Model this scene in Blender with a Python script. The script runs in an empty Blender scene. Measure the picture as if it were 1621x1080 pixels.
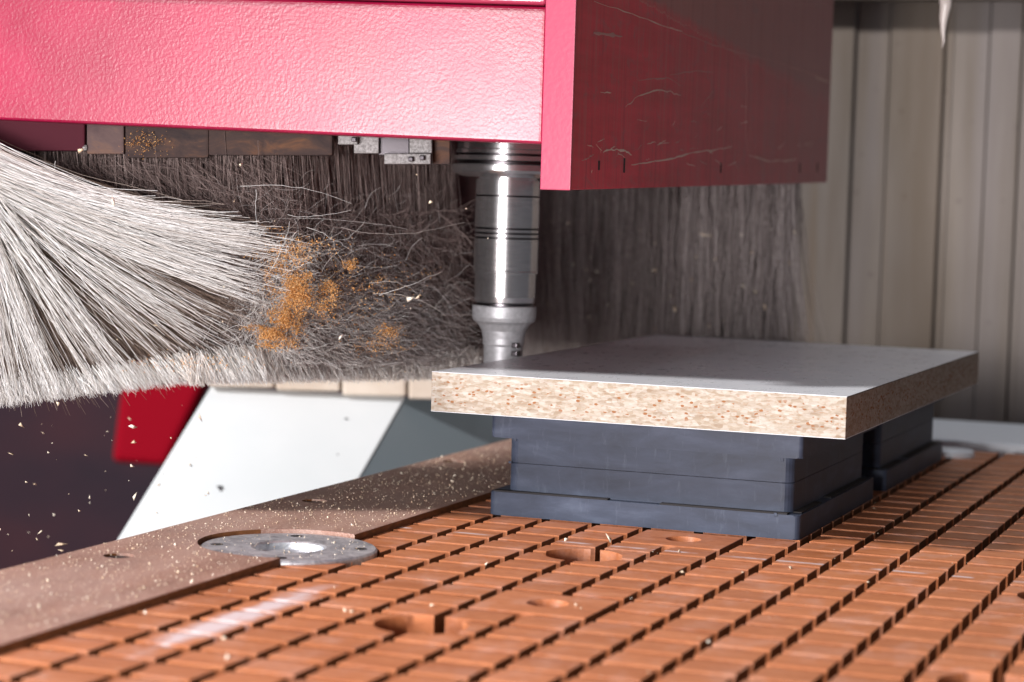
import bpy, bmesh, math, random
import numpy as np
from mathutils import Vector, Matrix
random.seed(7); rng = np.random.default_rng(7)
S = 0.01                                   # the scene is written in centimetres
scene = bpy.context.scene
COL = scene.collection

# ---------------------------------------------------------------- camera
R = np.array([[0.93389572, 0.35628746, 0.02996733],
              [0.05150051, -0.05110412, -0.99736456],
              [-0.35381703, 0.93297782, -0.06607491]])   # rows: right, down, forward
CC = np.array([23.82391795, -100.74916761, 15.6])
F = 3560.0
cam_d = bpy.data.cameras.new('camera'); cam = bpy.data.objects.new('camera', cam_d); COL.objects.link(cam)
m = Matrix((R[0], -R[1], -R[2])).transposed().to_4x4()
m.translation = Vector(CC * S); cam.matrix_world = m
cam_d.sensor_width = 36; cam_d.lens = F * 36 / 1621
cam_d.clip_start = 0.02; cam_d.clip_end = 50
cam_d.dof.use_dof = True; cam_d.dof.focus_distance = 1.035; cam_d.dof.aperture_fstop = 10.5
scene.camera = cam

# ---------------------------------------------------------------- world and lamps
w = bpy.data.worlds.new('World'); scene.world = w; w.use_nodes = True
bg = w.node_tree.nodes['Background']; bg.inputs[0].default_value = (0.90, 0.90, 1.0, 1); bg.inputs[1].default_value = 0.08
def lamp(name, loc, target, sx, sy, power, color):
    d = bpy.data.lights.new(name, 'AREA'); d.shape = 'RECTANGLE'; d.size = sx; d.size_y = sy
    d.energy = power; d.color = color
    o = bpy.data.objects.new(name, d); COL.objects.link(o)
    o.location = Vector(loc) * S
    o.rotation_euler = (Vector(target) - Vector(loc)).to_track_quat('-Z', 'Y').to_euler()
    return o
ELEV, AZ = math.radians(38), math.radians(53)
kd = Vector((math.sin(AZ) * math.cos(ELEV), math.cos(AZ) * math.cos(ELEV), -math.sin(ELEV)))
tg = Vector((-4, -6, 3))
lamp('key_lamp', tg - kd * 330, tg, 0.28, 0.28, 142, (1.0, 0.97, 0.95))
lamp('front_fill_lamp', (-5, -300, 40), (-12, 0, 14), 0.6, 0.8, 9, (0.86, 0.93, 1.0))  # added frontal fill, also gives the red hood its sheen
lamp('low_fill_lamp', (-10, -128, 6), (-24, 20, 11), 0.4, 0.3, 22, (1.0, 0.95, 0.93))  # added fill near the camera to lift the dark area under the hood
lamp('top_fill_lamp', (-40, 60, 190), (-8, 20, 0), 0.8, 0.8, 10, (0.85, 0.92, 1.0))  # added overhead fill to brighten the board top and the ledge
lamp('side_fill_lamp', (-260, -60, 60), (-18, 10, 10), 0.9, 0.9, 11, (0.9, 0.95, 1.0))  # added fill off to the left, for reflections on the steel
scene.view_settings.view_transform = 'Standard'; scene.view_settings.look = 'None'
scene.view_settings.exposure = 0; scene.view_settings.gamma = 1

# ---------------------------------------------------------------- helpers
def ray(x, y): return R.T @ np.array([(x - 810.5) / F, (y - 540) / F, 1.0])
def atd(x, y, d): return CC + ray(x, y) * d
def on(axis, x, y, val):
    r = ray(x, y); return CC + r * ((val - CC[axis]) / r[axis])
def proj(p):
    c = R @ (np.asarray(p, float) - CC); return 810.5 + F * c[0] / c[2], 540 + F * c[1] / c[2], c[2]

def tag(o, label=None, cat=None, group=None, kind=None):
    if label: o['label'] = label
    if cat: o['category'] = cat
    if group: o['group'] = group
    if kind: o['kind'] = kind
    return o
def empty(name, loc=(0, 0, 0), rz=0):
    o = bpy.data.objects.new(name, None); COL.objects.link(o); o.empty_display_size = .02
    o.location = Vector(loc) * S; o.rotation_euler = (0, 0, rz); return o
def mesh_np(name, V, Fc, nper, mat, parent=None, smooth=False):
    """V (n,3) in cm, Fc flat index array, nper verts per face"""
    me = bpy.data.meshes.new(name); V = np.asarray(V, np.float32) * S; Fc = np.asarray(Fc, np.int32).reshape(-1)
    nf = len(Fc) // nper
    me.vertices.add(len(V)); me.vertices.foreach_set('co', V.reshape(-1))
    me.loops.add(len(Fc)); me.loops.foreach_set('vertex_index', Fc)
    me.polygons.add(nf); me.polygons.foreach_set('loop_start', np.arange(nf, dtype=np.int32) * nper)
    me.polygons.foreach_set('loop_total', np.full(nf, nper, np.int32))
    if smooth: me.polygons.foreach_set('use_smooth', np.ones(nf, bool))
    me.update(calc_edges=True); me.validate(); me.materials.append(mat)
    o = bpy.data.objects.new(name, me); COL.objects.link(o)
    if parent: o.parent = parent
    return o
def from_bm(name, bm, mat, parent=None, smooth=False, scale=True):
    if scale: bmesh.ops.scale(bm, vec=(S, S, S), verts=bm.verts)
    me = bpy.data.meshes.new(name); bmesh.ops.recalc_face_normals(bm, faces=bm.faces)
    bm.to_mesh(me); bm.free(); me.materials.append(mat)
    if smooth: me.polygons.foreach_set('use_smooth', [True] * len(me.polygons))
    o = bpy.data.objects.new(name, me); COL.objects.link(o)
    if parent: o.parent = parent
    return o
def hexa(bm, b, t, bev=0, seg=2):
    """b, t: four corners each, same winding"""
    vb = [bm.verts.new(p) for p in b]; vt = [bm.verts.new(p) for p in t]
    fs = [bm.faces.new(vb[::-1]), bm.faces.new(vt)]
    for i in range(4): fs.append(bm.faces.new((vb[i], vb[(i + 1) % 4], vt[(i + 1) % 4], vt[i])))
    if bev:
        es = list({e for f in fs for e in f.edges})
        bmesh.ops.bevel(bm, geom=es, offset=bev, segments=seg, affect='EDGES', profile=.6)
def box(bm, x0, x1, y0, y1, z0, z1, bev=0, seg=2):
    hexa(bm, [(x0, y0, z0), (x1, y0, z0), (x1, y1, z0), (x0, y1, z0)],
         [(x0, y0, z1), (x1, y0, z1), (x1, y1, z1), (x0, y1, z1)], bev, seg)
def boxo(name, dims, mat, parent=None, bev=0.0, seg=2):
    bm = bmesh.new(); box(bm, *dims, bev=bev, seg=seg); return from_bm(name, bm, mat, parent)
def prism(bm, pts, z0, z1):
    vb = [bm.verts.new((p[0], p[1], z0)) for p in pts]; vt = [bm.verts.new((p[0], p[1], z1)) for p in pts]
    n = len(pts); bm.faces.new(vb[::-1]); bm.faces.new(vt)
    for i in range(n): bm.faces.new((vb[i], vb[(i + 1) % n], vt[(i + 1) % n], vt[i]))
def rrect(x0, x1, y0, y1, r, n=5):
    out = []
    for cx, cy, a0 in ((x1 - r, y0 + r, -90), (x1 - r, y1 - r, 0), (x0 + r, y1 - r, 90), (x0 + r, y0 + r, 180)):
        for k in range(n + 1):
            a = math.radians(a0 + 90 * k / n); out.append((cx + r * math.cos(a), cy + r * math.sin(a)))
    return out
def rslab(name, x0, x1, y0, y1, z0, z1, r, mat, parent=None, bev=.04):
    bm = bmesh.new(); prism(bm, rrect(x0, x1, y0, y1, r), z0, z1)
    es = [e for e in bm.edges if abs(e.verts[0].co.z - e.verts[1].co.z) < 1e-6]
    bmesh.ops.bevel(bm, geom=es, offset=bev, segments=2, affect='EDGES')
    return from_bm(name, bm, mat, parent)
def lathe(name, prof, cx, cy, mat, parent=None, n=72, cap=True):
    """prof: (r, z) list; every segment has its own vertices so edges stay crisp"""
    V = []; Fc = []
    a = np.linspace(0, 2 * math.pi, n, endpoint=False)
    for (r0, z0), (r1, z1) in zip(prof[:-1], prof[1:]):
        b = len(V)
        for r, z in ((r0, z0), (r1, z1)):
            for t in a: V.append((cx + r * math.cos(t), cy + r * math.sin(t), z))
        for i in range(n):
            j = (i + 1) % n; Fc += [b + i, b + j, b + n + j, b + n + i]
    return mesh_np(name, V, Fc, 4, mat, parent, smooth=True)
def cut(o, cutters):
    for c in cutters:
        md = o.modifiers.new('cut', 'BOOLEAN'); md.object = c; md.solver = 'EXACT'; md.operation = 'DIFFERENCE'
    dg = bpy.context.evaluated_depsgraph_get()
    me = bpy.data.meshes.new_from_object(o.evaluated_get(dg)); o.modifiers.clear(); o.data = me
def cyl_cutter(x, y, r, z0, z1, n=40, r2=None):
    bm = bmesh.new(); r2 = r if r2 is None else r2
    vb = [bm.verts.new((x + r * math.cos(i * 2 * math.pi / n), y + r * math.sin(i * 2 * math.pi / n), z0)) for i in range(n)]
    vt = [bm.verts.new((x + r2 * math.cos(i * 2 * math.pi / n), y + r2 * math.sin(i * 2 * math.pi / n), z1)) for i in range(n)]
    bm.faces.new(vb[::-1]); bm.faces.new(vt)
    for i in range(n): bm.faces.new((vb[i], vb[(i + 1) % n], vt[(i + 1) % n], vt[i]))
    return from_bm('cutter', bm, M['dark'])
def drop(objs):
    for o in objs: bpy.data.objects.remove(o, do_unlink=True)
def strands(name, P, rad, mat, parent=None, taper=.5):
    """P (n,k,3) polylines in cm -> three-sided tubes"""
    P = np.asarray(P, float); n, k, _ = P.shape
    T = np.gradient(P, axis=1); T /= np.linalg.norm(T, axis=2, keepdims=True) + 1e-9
    ref = R[2][None, None, :] * np.ones_like(T)
    A = np.cross(T, ref); A /= np.linalg.norm(A, axis=2, keepdims=True) + 1e-9
    B = np.cross(T, A)
    rad = np.broadcast_to(np.asarray(rad, float).reshape(-1, 1, 1), (n, 1, 1))
    rr = rad * np.linspace(1, taper, k)[None, :, None]
    V = np.stack([P + rr * (math.cos(t) * A + math.sin(t) * B) for t in (0, 2.094, 4.189)], 2)  # n,k,3,3
    idx = np.arange(n * k * 3).reshape(n, k, 3)
    q = []
    for j in range(3):
        j2 = (j + 1) % 3
        q.append(np.stack([idx[:, :-1, j], idx[:, :-1, j2], idx[:, 1:, j2], idx[:, 1:, j]], -1).reshape(-1, 4))
    return mesh_np(name, V.reshape(-1, 3), np.concatenate(q), 4, mat, parent, smooth=True)
def flakes(name, C, size, mat, parent=None, stretch=2.0, flat=None):
    """small irregular chips (tetrahedra) at the points C; flat: z-squash"""
    C = np.asarray(C, float); n = len(C)
    base = np.array([[1, 0, -.35], [-.5, .8, -.35], [-.5, -.8, -.35], [0, 0, .6]])
    sz = np.asarray(size, float).reshape(-1, 1, 1) * np.ones((n, 1, 1))
    V = base[None] * sz * (1 + .5 * rng.standard_normal((n, 4, 3)) * .5)
    V[:, :, 0] *= stretch * rng.uniform(.5, 1.2, (n, 1))
    q = rng.standard_normal((n, 4)); 
    if flat is not None: q[:, 1:3] *= flat
    q /= np.linalg.norm(q, axis=1, keepdims=True)
    w_, x, y, z = q.T
    Rm = np.stack([np.stack([1-2*(y*y+z*z), 2*(x*y-z*w_), 2*(x*z+y*w_)], -1), np.stack([2*(x*y+z*w_), 1-2*(x*x+z*z), 2*(y*z-x*w_)], -1), np.stack([2*(x*z-y*w_), 2*(y*z+x*w_), 1-2*(x*x+y*y)], -1)], 1)
    V = np.einsum('nij,nkj->nki', Rm, V) + C[:, None]
    f = np.array([[0, 2, 1], [0, 1, 3], [1, 2, 3], [2, 0, 3]])
    Fc = (np.arange(n)[:, None, None] * 4 + f[None]).reshape(-1, 3)
    return mesh_np(name, V.reshape(-1, 3), Fc, 3, mat, parent)

# ---------------------------------------------------------------- materials
M = {}
class NT:
    def __init__(s, name, rough=.5, metal=0, spec=.5, color=(.5, .5, .5)):
        s.m = bpy.data.materials.new(name); s.m.use_nodes = True; s.t = s.m.node_tree
        s.b = s.t.nodes['Principled BSDF']; s.b.inputs['Roughness'].default_value = rough
        s.b.inputs['Metallic'].default_value = metal; s.b.inputs['Specular IOR Level'].default_value = spec
        s.b.inputs['Base Color'].default_value = (*color, 1); M[name] = s.m
    def n(s, typ, **kw):
        x = s.t.nodes.new(typ)
        for k, v_ in kw.items():
            if k in x.inputs: x.inputs[k].default_value = v_
            else: setattr(x, k, v_)
        return x
    def l(s, a, b): s.t.links.new(a, b)
    def coord(s, scale=(1, 1, 1), rot=(0, 0, 0), kind='pos', loc=(0, 0, 0)):
        mp = s.n('ShaderNodeMapping'); mp.inputs['Scale'].default_value = [c * 100 for c in scale]
        mp.inputs['Rotation'].default_value = rot; mp.inputs['Location'].default_value = loc
        if kind == 'pos': s.l(s.n('ShaderNodeNewGeometry').outputs['Position'], mp.inputs[0])
        else: s.l(s.n('ShaderNodeTexCoord').outputs['Object'], mp.inputs[0])
        return mp.outputs[0]
    def noise(s, vec, scale=1, detail=4, rough=.55, dist=0):
        x = s.n('ShaderNodeTexNoise', Scale=scale, Detail=detail, Roughness=rough, Distortion=dist); s.l(vec, x.inputs['Vector']); return x.outputs['Fac']
    def ramp(s, fac, stops, interp='LINEAR'):
        r = s.n('ShaderNodeValToRGB'); r.color_ramp.interpolation = interp
        e = r.color_ramp.elements
        while len(e) > 1: e.remove(e[0])
        e[0].position = stops[0][0]; c = stops[0][1]; e[0].color = (*c, 1) if len(c) == 3 else c
        for p, c in stops[1:]:
            x = e.new(p); x.color = (*c, 1)
        s.l(fac, r.inputs[0]); return r.outputs[0]
    def mix(s, fac, a, b, mode='MIX'):
        x = s.n('ShaderNodeMix', data_type='RGBA', blend_type=mode)
        if isinstance(fac, (int, float)): x.inputs[0].default_value = fac
        else: s.l(fac, x.inputs[0])
        for v_, i in ((a, 6), (b, 7)):
            if isinstance(v_, tuple): x.inputs[i].default_value = (*v_, 1)
            else: s.l(v_, x.inputs[i])
        return x.outputs[2]
    def math(s, op, a, b=None):
        x = s.n('ShaderNodeMath', operation=op)
        for v_, i in ((a, 0), (b, 1)):
            if v_ is None: continue
            if isinstance(v_, (int, float)): x.inputs[i].default_value = v_
            else: s.l(v_, x.inputs[i])
        return x.outputs[0]
    def col(s, c): s.l(c, s.b.inputs['Base Color']); return s
    def rgh(s, fac, a, b):
        mr = s.n('ShaderNodeMapRange'); mr.inputs[3].default_value = a; mr.inputs[4].default_value = b
        s.l(fac, mr.inputs[0]); s.l(mr.outputs[0], s.b.inputs['Roughness']); return s
    def bump(s, h, strength=.3, dist=.02):
        b = s.n('ShaderNodeBump', Strength=strength, Distance=dist * S); s.l(h, b.inputs['Height']); s.l(b.outputs[0], s.b.inputs['Normal']); return s
BW = lambda a: (a, a, a)

NT('hole_black', .5, spec=.3, color=(.03, .02, .022))  # black that stands in for the shade inside the border holes
NT('dark', .8, color=(.02, .018, .02))
t = NT('phenolic', .42, spec=.3)                       # brown laminated grid tiles
c1 = t.noise(t.coord((.22, 1.6, 1.0)), 1, 5, .6); c2 = t.noise(t.coord((.9, 3.2, 2)), 2.2, 4, .65)
base = t.ramp(c1, [(.28, (.38, .135, .052)), (.46, (.52, .20, .08)), (.60, (.58, .24, .105)), (.76, (.60, .29, .16))])
base = t.mix(t.ramp(c2, [(.42, BW(0)), (.72, BW(.45))]), base, (.27, .085, .036))
oi = t.n('ShaderNodeObjectInfo'); gi = t.n('ShaderNodeNewGeometry')
rr = t.math('FRACT', t.math('ADD', oi.outputs['Random'], gi.outputs['Random Per Island']))
base = t.mix(.75, base, t.ramp(rr, [(0, (.84, .82, .82)), (.5, (.98, .97, .97)), (1, (1.1, 1.08, 1.08))]), 'MULTIPLY')
dust = t.noise(t.coord((.5, .35, .5)), 1, 6, .7)
base = t.mix(t.ramp(dust, [(.5, BW(0)), (.7, BW(.42))]), base, (.64, .42, .34))
# the sanded dust streak along the second row and one pale scratch across the rows
sep = t.n('ShaderNodeSeparateXYZ'); t.l(t.coord(), sep.inputs[0])
def band(nt, v_, c, wd):
    return nt.math('SUBTRACT', 1.0, nt.math('SMOOTHSTEP' if False else 'MINIMUM', nt.math('MULTIPLY', nt.math('ABSOLUTE', nt.math('SUBTRACT', v_, c)), 1 / wd), 1.0))
st = t.math('MULTIPLY', band(t, sep.outputs[0], -13.6, 1.0), band(t, sep.outputs[1], -29.0, 9.0))
st = t.math('MULTIPLY', st, t.ramp(t.noise(t.coord((1.2, .5, 1)), 1, 4), [(.35, BW(.2)), (.6, BW(1))]))
base = t.mix(t.ramp(st, [(.05, BW(0)), (.4, BW(.85))]), base, (.78, .74, .76))
sc = t.math('MULTIPLY', t.math('GREATER_THAN', band(t, sep.outputs[1], -6.1, .2), .15), t.ramp(t.noise(t.coord((.5, .1, 1)), 1, 2), [(.45, BW(0)), (.55, BW(.7))]))
base = t.mix(sc, base, (.72, .66, .66))
base = t.mix(1.0, base, (.98, .90, .91), 'MULTIPLY')
t.col(base); t.rgh(c2, .3, .6)
t.bump(t.noise(t.coord((1, 4, 3)), 4, 5, .6), .35, .02)

t = NT('phenolic_shade', .6, spec=.2); t.col(t.ramp(t.noise(t.coord((1, 1, 3)), 2, 4), [(.3, (.13, .052, .02)), (.7, (.24, .095, .038))]))  # same laminate, darkened in colour for walls turned from the key light
t = NT('border_laminate', .35, spec=.5)
c1 = t.noise(t.coord((.5, .25, 1)), 1, 5, .6); c2 = t.noise(t.coord((5, 5, 5)), 2.4, 5, .75)
base = t.ramp(c1, [(.3, (.22, .10, .072)), (.55, (.33, .16, .115)), (.75, (.42, .24, .185))])
base = t.mix(t.ramp(c2, [(.48, BW(0)), (.62, BW(.8))]), base, (.60, .43, .35))
base = t.mix(t.ramp(t.noise(t.coord((.18, .08, 1)), 1, 3), [(.42, BW(0)), (.7, BW(.45))]), base, (.5, .36, .32))
t.col(base); t.rgh(c2, .28, .6); t.bump(c2, .3, .03)

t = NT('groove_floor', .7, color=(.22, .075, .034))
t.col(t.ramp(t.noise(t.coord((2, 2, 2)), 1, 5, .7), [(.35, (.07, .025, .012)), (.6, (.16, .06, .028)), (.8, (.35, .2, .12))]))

t = NT('chip_core', .8, spec=.25)                        # particle board edge
v1 = t.n('ShaderNodeTexVoronoi', Scale=1.0); t.l(t.coord((1.8, 1.8, 6.5)), v1.inputs['Vector'])
v2 = t.n('ShaderNodeTexVoronoi', Scale=1.0); t.l(t.coord((4.6, 4.6, 8.5), loc=(3, 2, 1)), v2.inputs['Vector'])
dn = t.n('ShaderNodeTexNoise', Scale=2.0, Detail=3.0); t.l(t.coord((2, 2, 5)), dn.inputs['Vector'])
s1 = t.n('ShaderNodeSeparateColor'); t.l(v1.outputs['Color'], s1.inputs[0])
s2 = t.n('ShaderNodeSeparateColor'); t.l(v2.outputs['Color'], s2.inputs[0])
base = t.ramp(s1.outputs[0], [(0, (.38, .26, .17)), (.3, (.56, .45, .33)), (.7, (.65, .56, .45)), (1, (.78, .72, .63))])
base = t.mix(.55, base, t.ramp(s2.outputs[1], [(0, (.46, .35, .24)), (.5, (.64, .56, .45)), (1, (.80, .74, .65))]))
base = t.mix(1.0, base, (.70, .71, .75), 'MULTIPLY')
spk = t.math('MULTIPLY', t.math('GREATER_THAN', s2.outputs[0], .86), t.math('LESS_THAN', t.math('ADD', v2.outputs['Distance'], t.math('MULTIPLY', dn.outputs['Fac'], .5)), .72))
spk2 = t.math('MULTIPLY', t.math('GREATER_THAN', s1.outputs[1], .93), t.math('LESS_THAN', v1.outputs['Distance'], .3))
# coarse chips in the middle of the board, fine dust near the two faces
sp = t.n('ShaderNodeSeparateXYZ'); t.l(t.coord(), sp.inputs[0])
mid = t.ramp(t.math('ABSOLUTE', t.math('SUBTRACT', sp.outputs[2], 6.05)), [(.45, BW(1)), (.8, BW(.12))])
base = t.mix(t.math('MULTIPLY', t.math('MAXIMUM', spk, spk2), mid), base, (.30, .13, .055))
crk = t.noise(t.coord((3, 3, 12)), 1.6, 4, .7)
base = t.mix(t.math('MULTIPLY', t.ramp(crk, [(.56, BW(0)), (.66, BW(.8))]), mid), base, (.36, .20, .11))
t.col(base); t.bump(t.math('ADD', v1.outputs['Distance'], crk), .5, .05)

t = NT('laminate_white', .26, spec=.5)
c = t.noise(t.coord((.3, .3, .3)), 1, 5, .6)
t.col(t.ramp(c, [(.35, (.70, .72, .77)), (.65, (.76, .775, .81))])); t.rgh(t.noise(t.coord((1, .6, 1)), 1.5, 5, .7), .2, .38)
NT('laminate_edge', .5, color=(.10, .085, .075))

t = NT('black_plastic', .5, spec=.28)
c = t.noise(t.coord((.25, .25, .8)), 1, 7, .6, .3); c2 = t.noise(t.coord((1.6, 1.6, .35)), 1.6, 4, .7)
base = t.ramp(c, [(.32, (.030, .038, .062)), (.55, (.052, .066, .105)), (.78, (.095, .118, .175))])
base = t.mix(t.ramp(c2, [(.58, BW(0)), (.85, BW(.4))]), base, (.17, .205, .27))
t.col(base); t.rgh(c, .42, .6); t.bump(t.noise(t.coord((3, 3, 3)), 3, 5, .7), .25, .02)
NT('pad_edge', .6, color=(.035, .04, .055))

t = NT('red_paint', .36, spec=.6)
c = t.noise(t.coord((.25, .25, .25)), 1, 4)
t.col(t.ramp(c, [(.3, (.28, .002, .036)), (.7, (.36, .003, .052))]))
vb = t.n('ShaderNodeTexNoise', Scale=6.5, Detail=2.5, Roughness=.5, Distortion=.15); t.l(t.coord((1, 1, 1)), vb.inputs['Vector'])
t.bump(vb.outputs['Fac'], .55, .04); t.rgh(t.noise(t.coord((.5, .5, .5)), 1, 4), .32, .46)
t.b.inputs['Coat Weight'].default_value = .42; t.b.inputs['Coat Roughness'].default_value = .3
t = NT('red_edge', .38, spec=.6, color=(.42, .035, .095))
t.b.inputs['Coat Weight'].default_value = .3
t.bump(t.noise(t.coord((2, 2, 2)), 2, 3), .25, .03)
t = NT('red_worn', .45, spec=.4)                        # the dusty inner/side panel
sp = t.n('ShaderNodeSeparateXYZ'); t.l(t.coord(), sp.inputs[0])
yy, zz = sp.outputs[1], sp.outputs[2]
c = t.noise(t.coord((1, .12, .9)), 1, 6, .6); cv = t.noise(t.coord((1, .8, .12)), 1.2, 5, .7)
base = t.ramp(c, [(.3, (.60, .022, .05)), (.6, (.78, .03, .075)), (.8, (.68, .06, .09))])
# rubbed-off brown area: above a slanting line, and greyer towards the far end
ln = t.math('SUBTRACT', zz, t.math('ADD', 25.2, t.math('MULTIPLY', yy, -.075)))
ln = t.math('ADD', ln, t.math('MULTIPLY', t.math('SUBTRACT', cv, .5), .9))
stv = t.noise(t.coord((1, 2.6, .10), loc=(0, 2, 5)), 1.0, 6, .75)
stf = t.noise(t.coord((1, 5, 4)), 1.2, 6, .8)
base = t.mix(t.ramp(ln, [(0, BW(0)), (.6, BW(.75))]), base, (.34, .17, .155))
base = t.mix(t.math('MULTIPLY', t.ramp(ln, [(0, BW(0)), (.02, BW(1)), (.05, BW(1)), (.13, BW(0))]), t.ramp(stf, [(.4, BW(0)), (.6, BW(.6))])), base, (.62, .42, .34))
far = t.math('ADD', t.math('MULTIPLY', yy, .018), t.math('MULTIPLY', cv, .5))
base = t.mix(t.ramp(far, [(.3, BW(0)), (1.0, BW(.85))]), base, (.36, .14, .16))
base = t.mix(t.ramp(stv, [(.5, BW(0)), (.72, BW(.55))]), base, (.40, .20, .19))
base = t.mix(t.ramp(stv, [(.28, BW(.6)), (.46, BW(0))]), base, (.20, .03, .05))
sm = t.noise(t.coord((1, .5, .9), loc=(0, 3, 1)), 1.1, 5, .7, 1.2)
base = t.mix(t.ramp(sm, [(.54, BW(0)), (.72, BW(.45))]), base, (.26, .15, .17))
base = t.mix(t.ramp(stf, [(.62, BW(0)), (.72, BW(.5))]), base, (.62, .36, .34))
t.col(base); t.bump(c, .2, .03)

t = NT('steel', .16, metal=.93)
c = t.noise(t.coord((.6, .6, 14)), 2, 3, .6)
t.col(t.ramp(c, [(.3, (.56, .55, .57)), (.7, (.76, .75, .77))])); t.rgh(c, .14, .24)
t = NT('steel_dark', .3, metal=1, color=(.11, .10, .11))
t = NT('steel_satin', .5, metal=.45); c = t.noise(t.coord((2, 2, 2)), 2, 4); t.col(t.ramp(c, [(.3, (.36, .36, .38)), (.7, (.50, .50, .53))]))
t = NT('aluminium', .3, metal=.85)
c = t.noise(t.coord((1.1, 1.1, 1)), 1.3, 6, .7, .8)
t.col(t.ramp(c, [(.3, (.38, .39, .43)), (.5, (.70, .72, .77)), (.68, (.92, .93, .96))])); t.rgh(c, .35, .6); t.bump(c, .5, .05)
t = NT('fitting_grey', .45, metal=.3); c = t.noise(t.coord((4, 4, 4)), 2, 4, .7); t.col(t.ramp(c, [(.35, (.10, .09, .09)), (.65, (.26, .245, .25))]))

def bristle(name, lo, mid, hi, rough=.5):
    t = NT(name, rough, spec=.4); gi = t.n('ShaderNodeNewGeometry')
    t.col(t.ramp(gi.outputs['Random Per Island'], [(0, lo), (.5, mid), (1, hi)])); return t
bristle('bristle_pale', (.52, .46, .42), (.76, .74, .73), (.90, .90, .91), .42)
bristle('bristle_tip', (.62, .54, .48), (.80, .74, .70), (.90, .88, .86), .5)
bristle('bristle_grey', (.16, .12, .11), (.36, .31, .30), (.66, .62, .62))
bristle('bristle_gap_shade', (.08, .05, .036), (.19, .125, .09), (.48, .39, .34))  # dark tone painted in for the shaded gaps between pale clumps
bristle('bristle_brown', (.09, .058, .055), (.19, .13, .12), (.40, .31, .29))
bristle('bristle_back', (.09, .07, .07), (.28, .23, .225), (.68, .60, .59))
bristle('sawdust', (.50, .21, .06), (.72, .35, .11), (.86, .54, .26), .8)
bristle('sawdust_pale', (.60, .44, .30), (.80, .66, .50), (.92, .84, .72), .7)
t = NT('brush_backing', .85, spec=.15); c = t.noise(t.coord((.25, .25, .5)), 1, 6, .7, .5); t.col(t.ramp(c, [(.3, (.07, .046, .052)), (.55, (.13, .088, .085)), (.75, (.24, .13, .08))]))
t = NT('grimy_bar', .85); c = t.noise(t.coord((.4, .4, .9)), 1, 6, .7, .6); t.col(t.ramp(c, [(.3, (.022, .014, .017)), (.5, (.055, .032, .028)), (.72, (.17, .075, .035))]))
NT('maroon_bar', .75, spec=.2, color=(.07, .010, .02))

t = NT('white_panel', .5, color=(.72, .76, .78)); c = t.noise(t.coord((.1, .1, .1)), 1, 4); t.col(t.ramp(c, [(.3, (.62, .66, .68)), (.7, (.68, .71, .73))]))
NT('white_panel_shade', .5, color=(.16, .20, .225))  # same light paint as the white sheet, its shade put into the colour
t = NT('cream_block', .7); c = t.noise(t.coord((.3, .3, .3)), 1, 4); t.col(t.ramp(c, [(.3, (.62, .50, .40)), (.7, (.80, .70, .60))]))
t = NT('cabinet_dark', .7, spec=.2)
sp = t.n('ShaderNodeSeparateXYZ'); t.l(t.coord(), sp.inputs[0])
t.col(t.ramp(t.noise(t.coord((.03, .03, .06)), 1, 3), [(.35, (.030, .020, .030)), (.5, (.042, .022, .032)), (.68, (.058, .024, .032))]))
NT('far_red', .8, spec=.1, color=(.30, .001, .012))
t = NT('wall_sheet', .6, spec=.35)
c = t.noise(t.coord((.35, .2, .03)), 1, 6, .65); c2 = t.noise(t.coord((.06, .1, .035)), 1, 3)
base = t.ramp(c, [(.3, (.125, .105, .08)), (.5, (.17, .15, .128)), (.72, (.22, .20, .18))])
base = t.mix(t.ramp(c2, [(.4, BW(0)), (.65, BW(.55))]), base, (.19, .185, .185))
sp1 = t.n('ShaderNodeTexVoronoi', Scale=1.0); t.l(t.coord((.42, .42, .42)), sp1.inputs['Vector'])
base = t.mix(t.ramp(sp1.outputs['Distance'], [(.04, BW(.5)), (.11, BW(0))]), base, (.07, .05, .04))
base = t.mix(t.ramp(t.noise(t.coord((.9, 1, .012), loc=(5, 0, 0)), 1, 3, .6), [(.58, BW(0)), (.7, BW(.6))]), base, (.17, .12, .07))
bnd = t.noise(t.coord((.16, 1, .008), loc=(2, 0, 3)), 1, 4, .6)
base = t.mix(t.ramp(bnd, [(.35, BW(.55)), (.5, BW(0))]), base, (.10, .075, .05))
base = t.mix(t.ramp(bnd, [(.52, BW(0)), (.68, BW(.55))]), base, (.20, .19, .20))
base = t.mix(1.0, base, (.98, .91, .89), 'MULTIPLY')
t.col(base); t.bump(c, .3, .1)
NT('rib_seam', .7, color=(.15, .125, .105))
NT('ledge_white', .35, color=(.78, .82, .88))
NT('drip', .3, spec=.5, color=(.62, .55, .52))
t = NT('floor_dark', .7); t.col(t.ramp(t.noise(t.coord((.05, .05, .05)), 1, 5), [(.3, (.03, .02, .025)), (.7, (.07, .045, .05))]))

# ---------------------------------------------------------------- setting
tag(boxo('floor', (-420, 300, -420, 420, -92, -90), M['floor_dark']), kind='structure')
# dark cabinet behind on the left
p = atd(160, 760, 300)
bm = bmesh.new(); box(bm, p[0] - 170, p[0] + 75, p[1], p[1] + 6, -90, 90, .3)
tag(from_bm('machine_cabinet', bm, M['cabinet_dark']), 'dark maroon machine cabinet wall out of focus at the lower left', 'cabinet')
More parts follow.
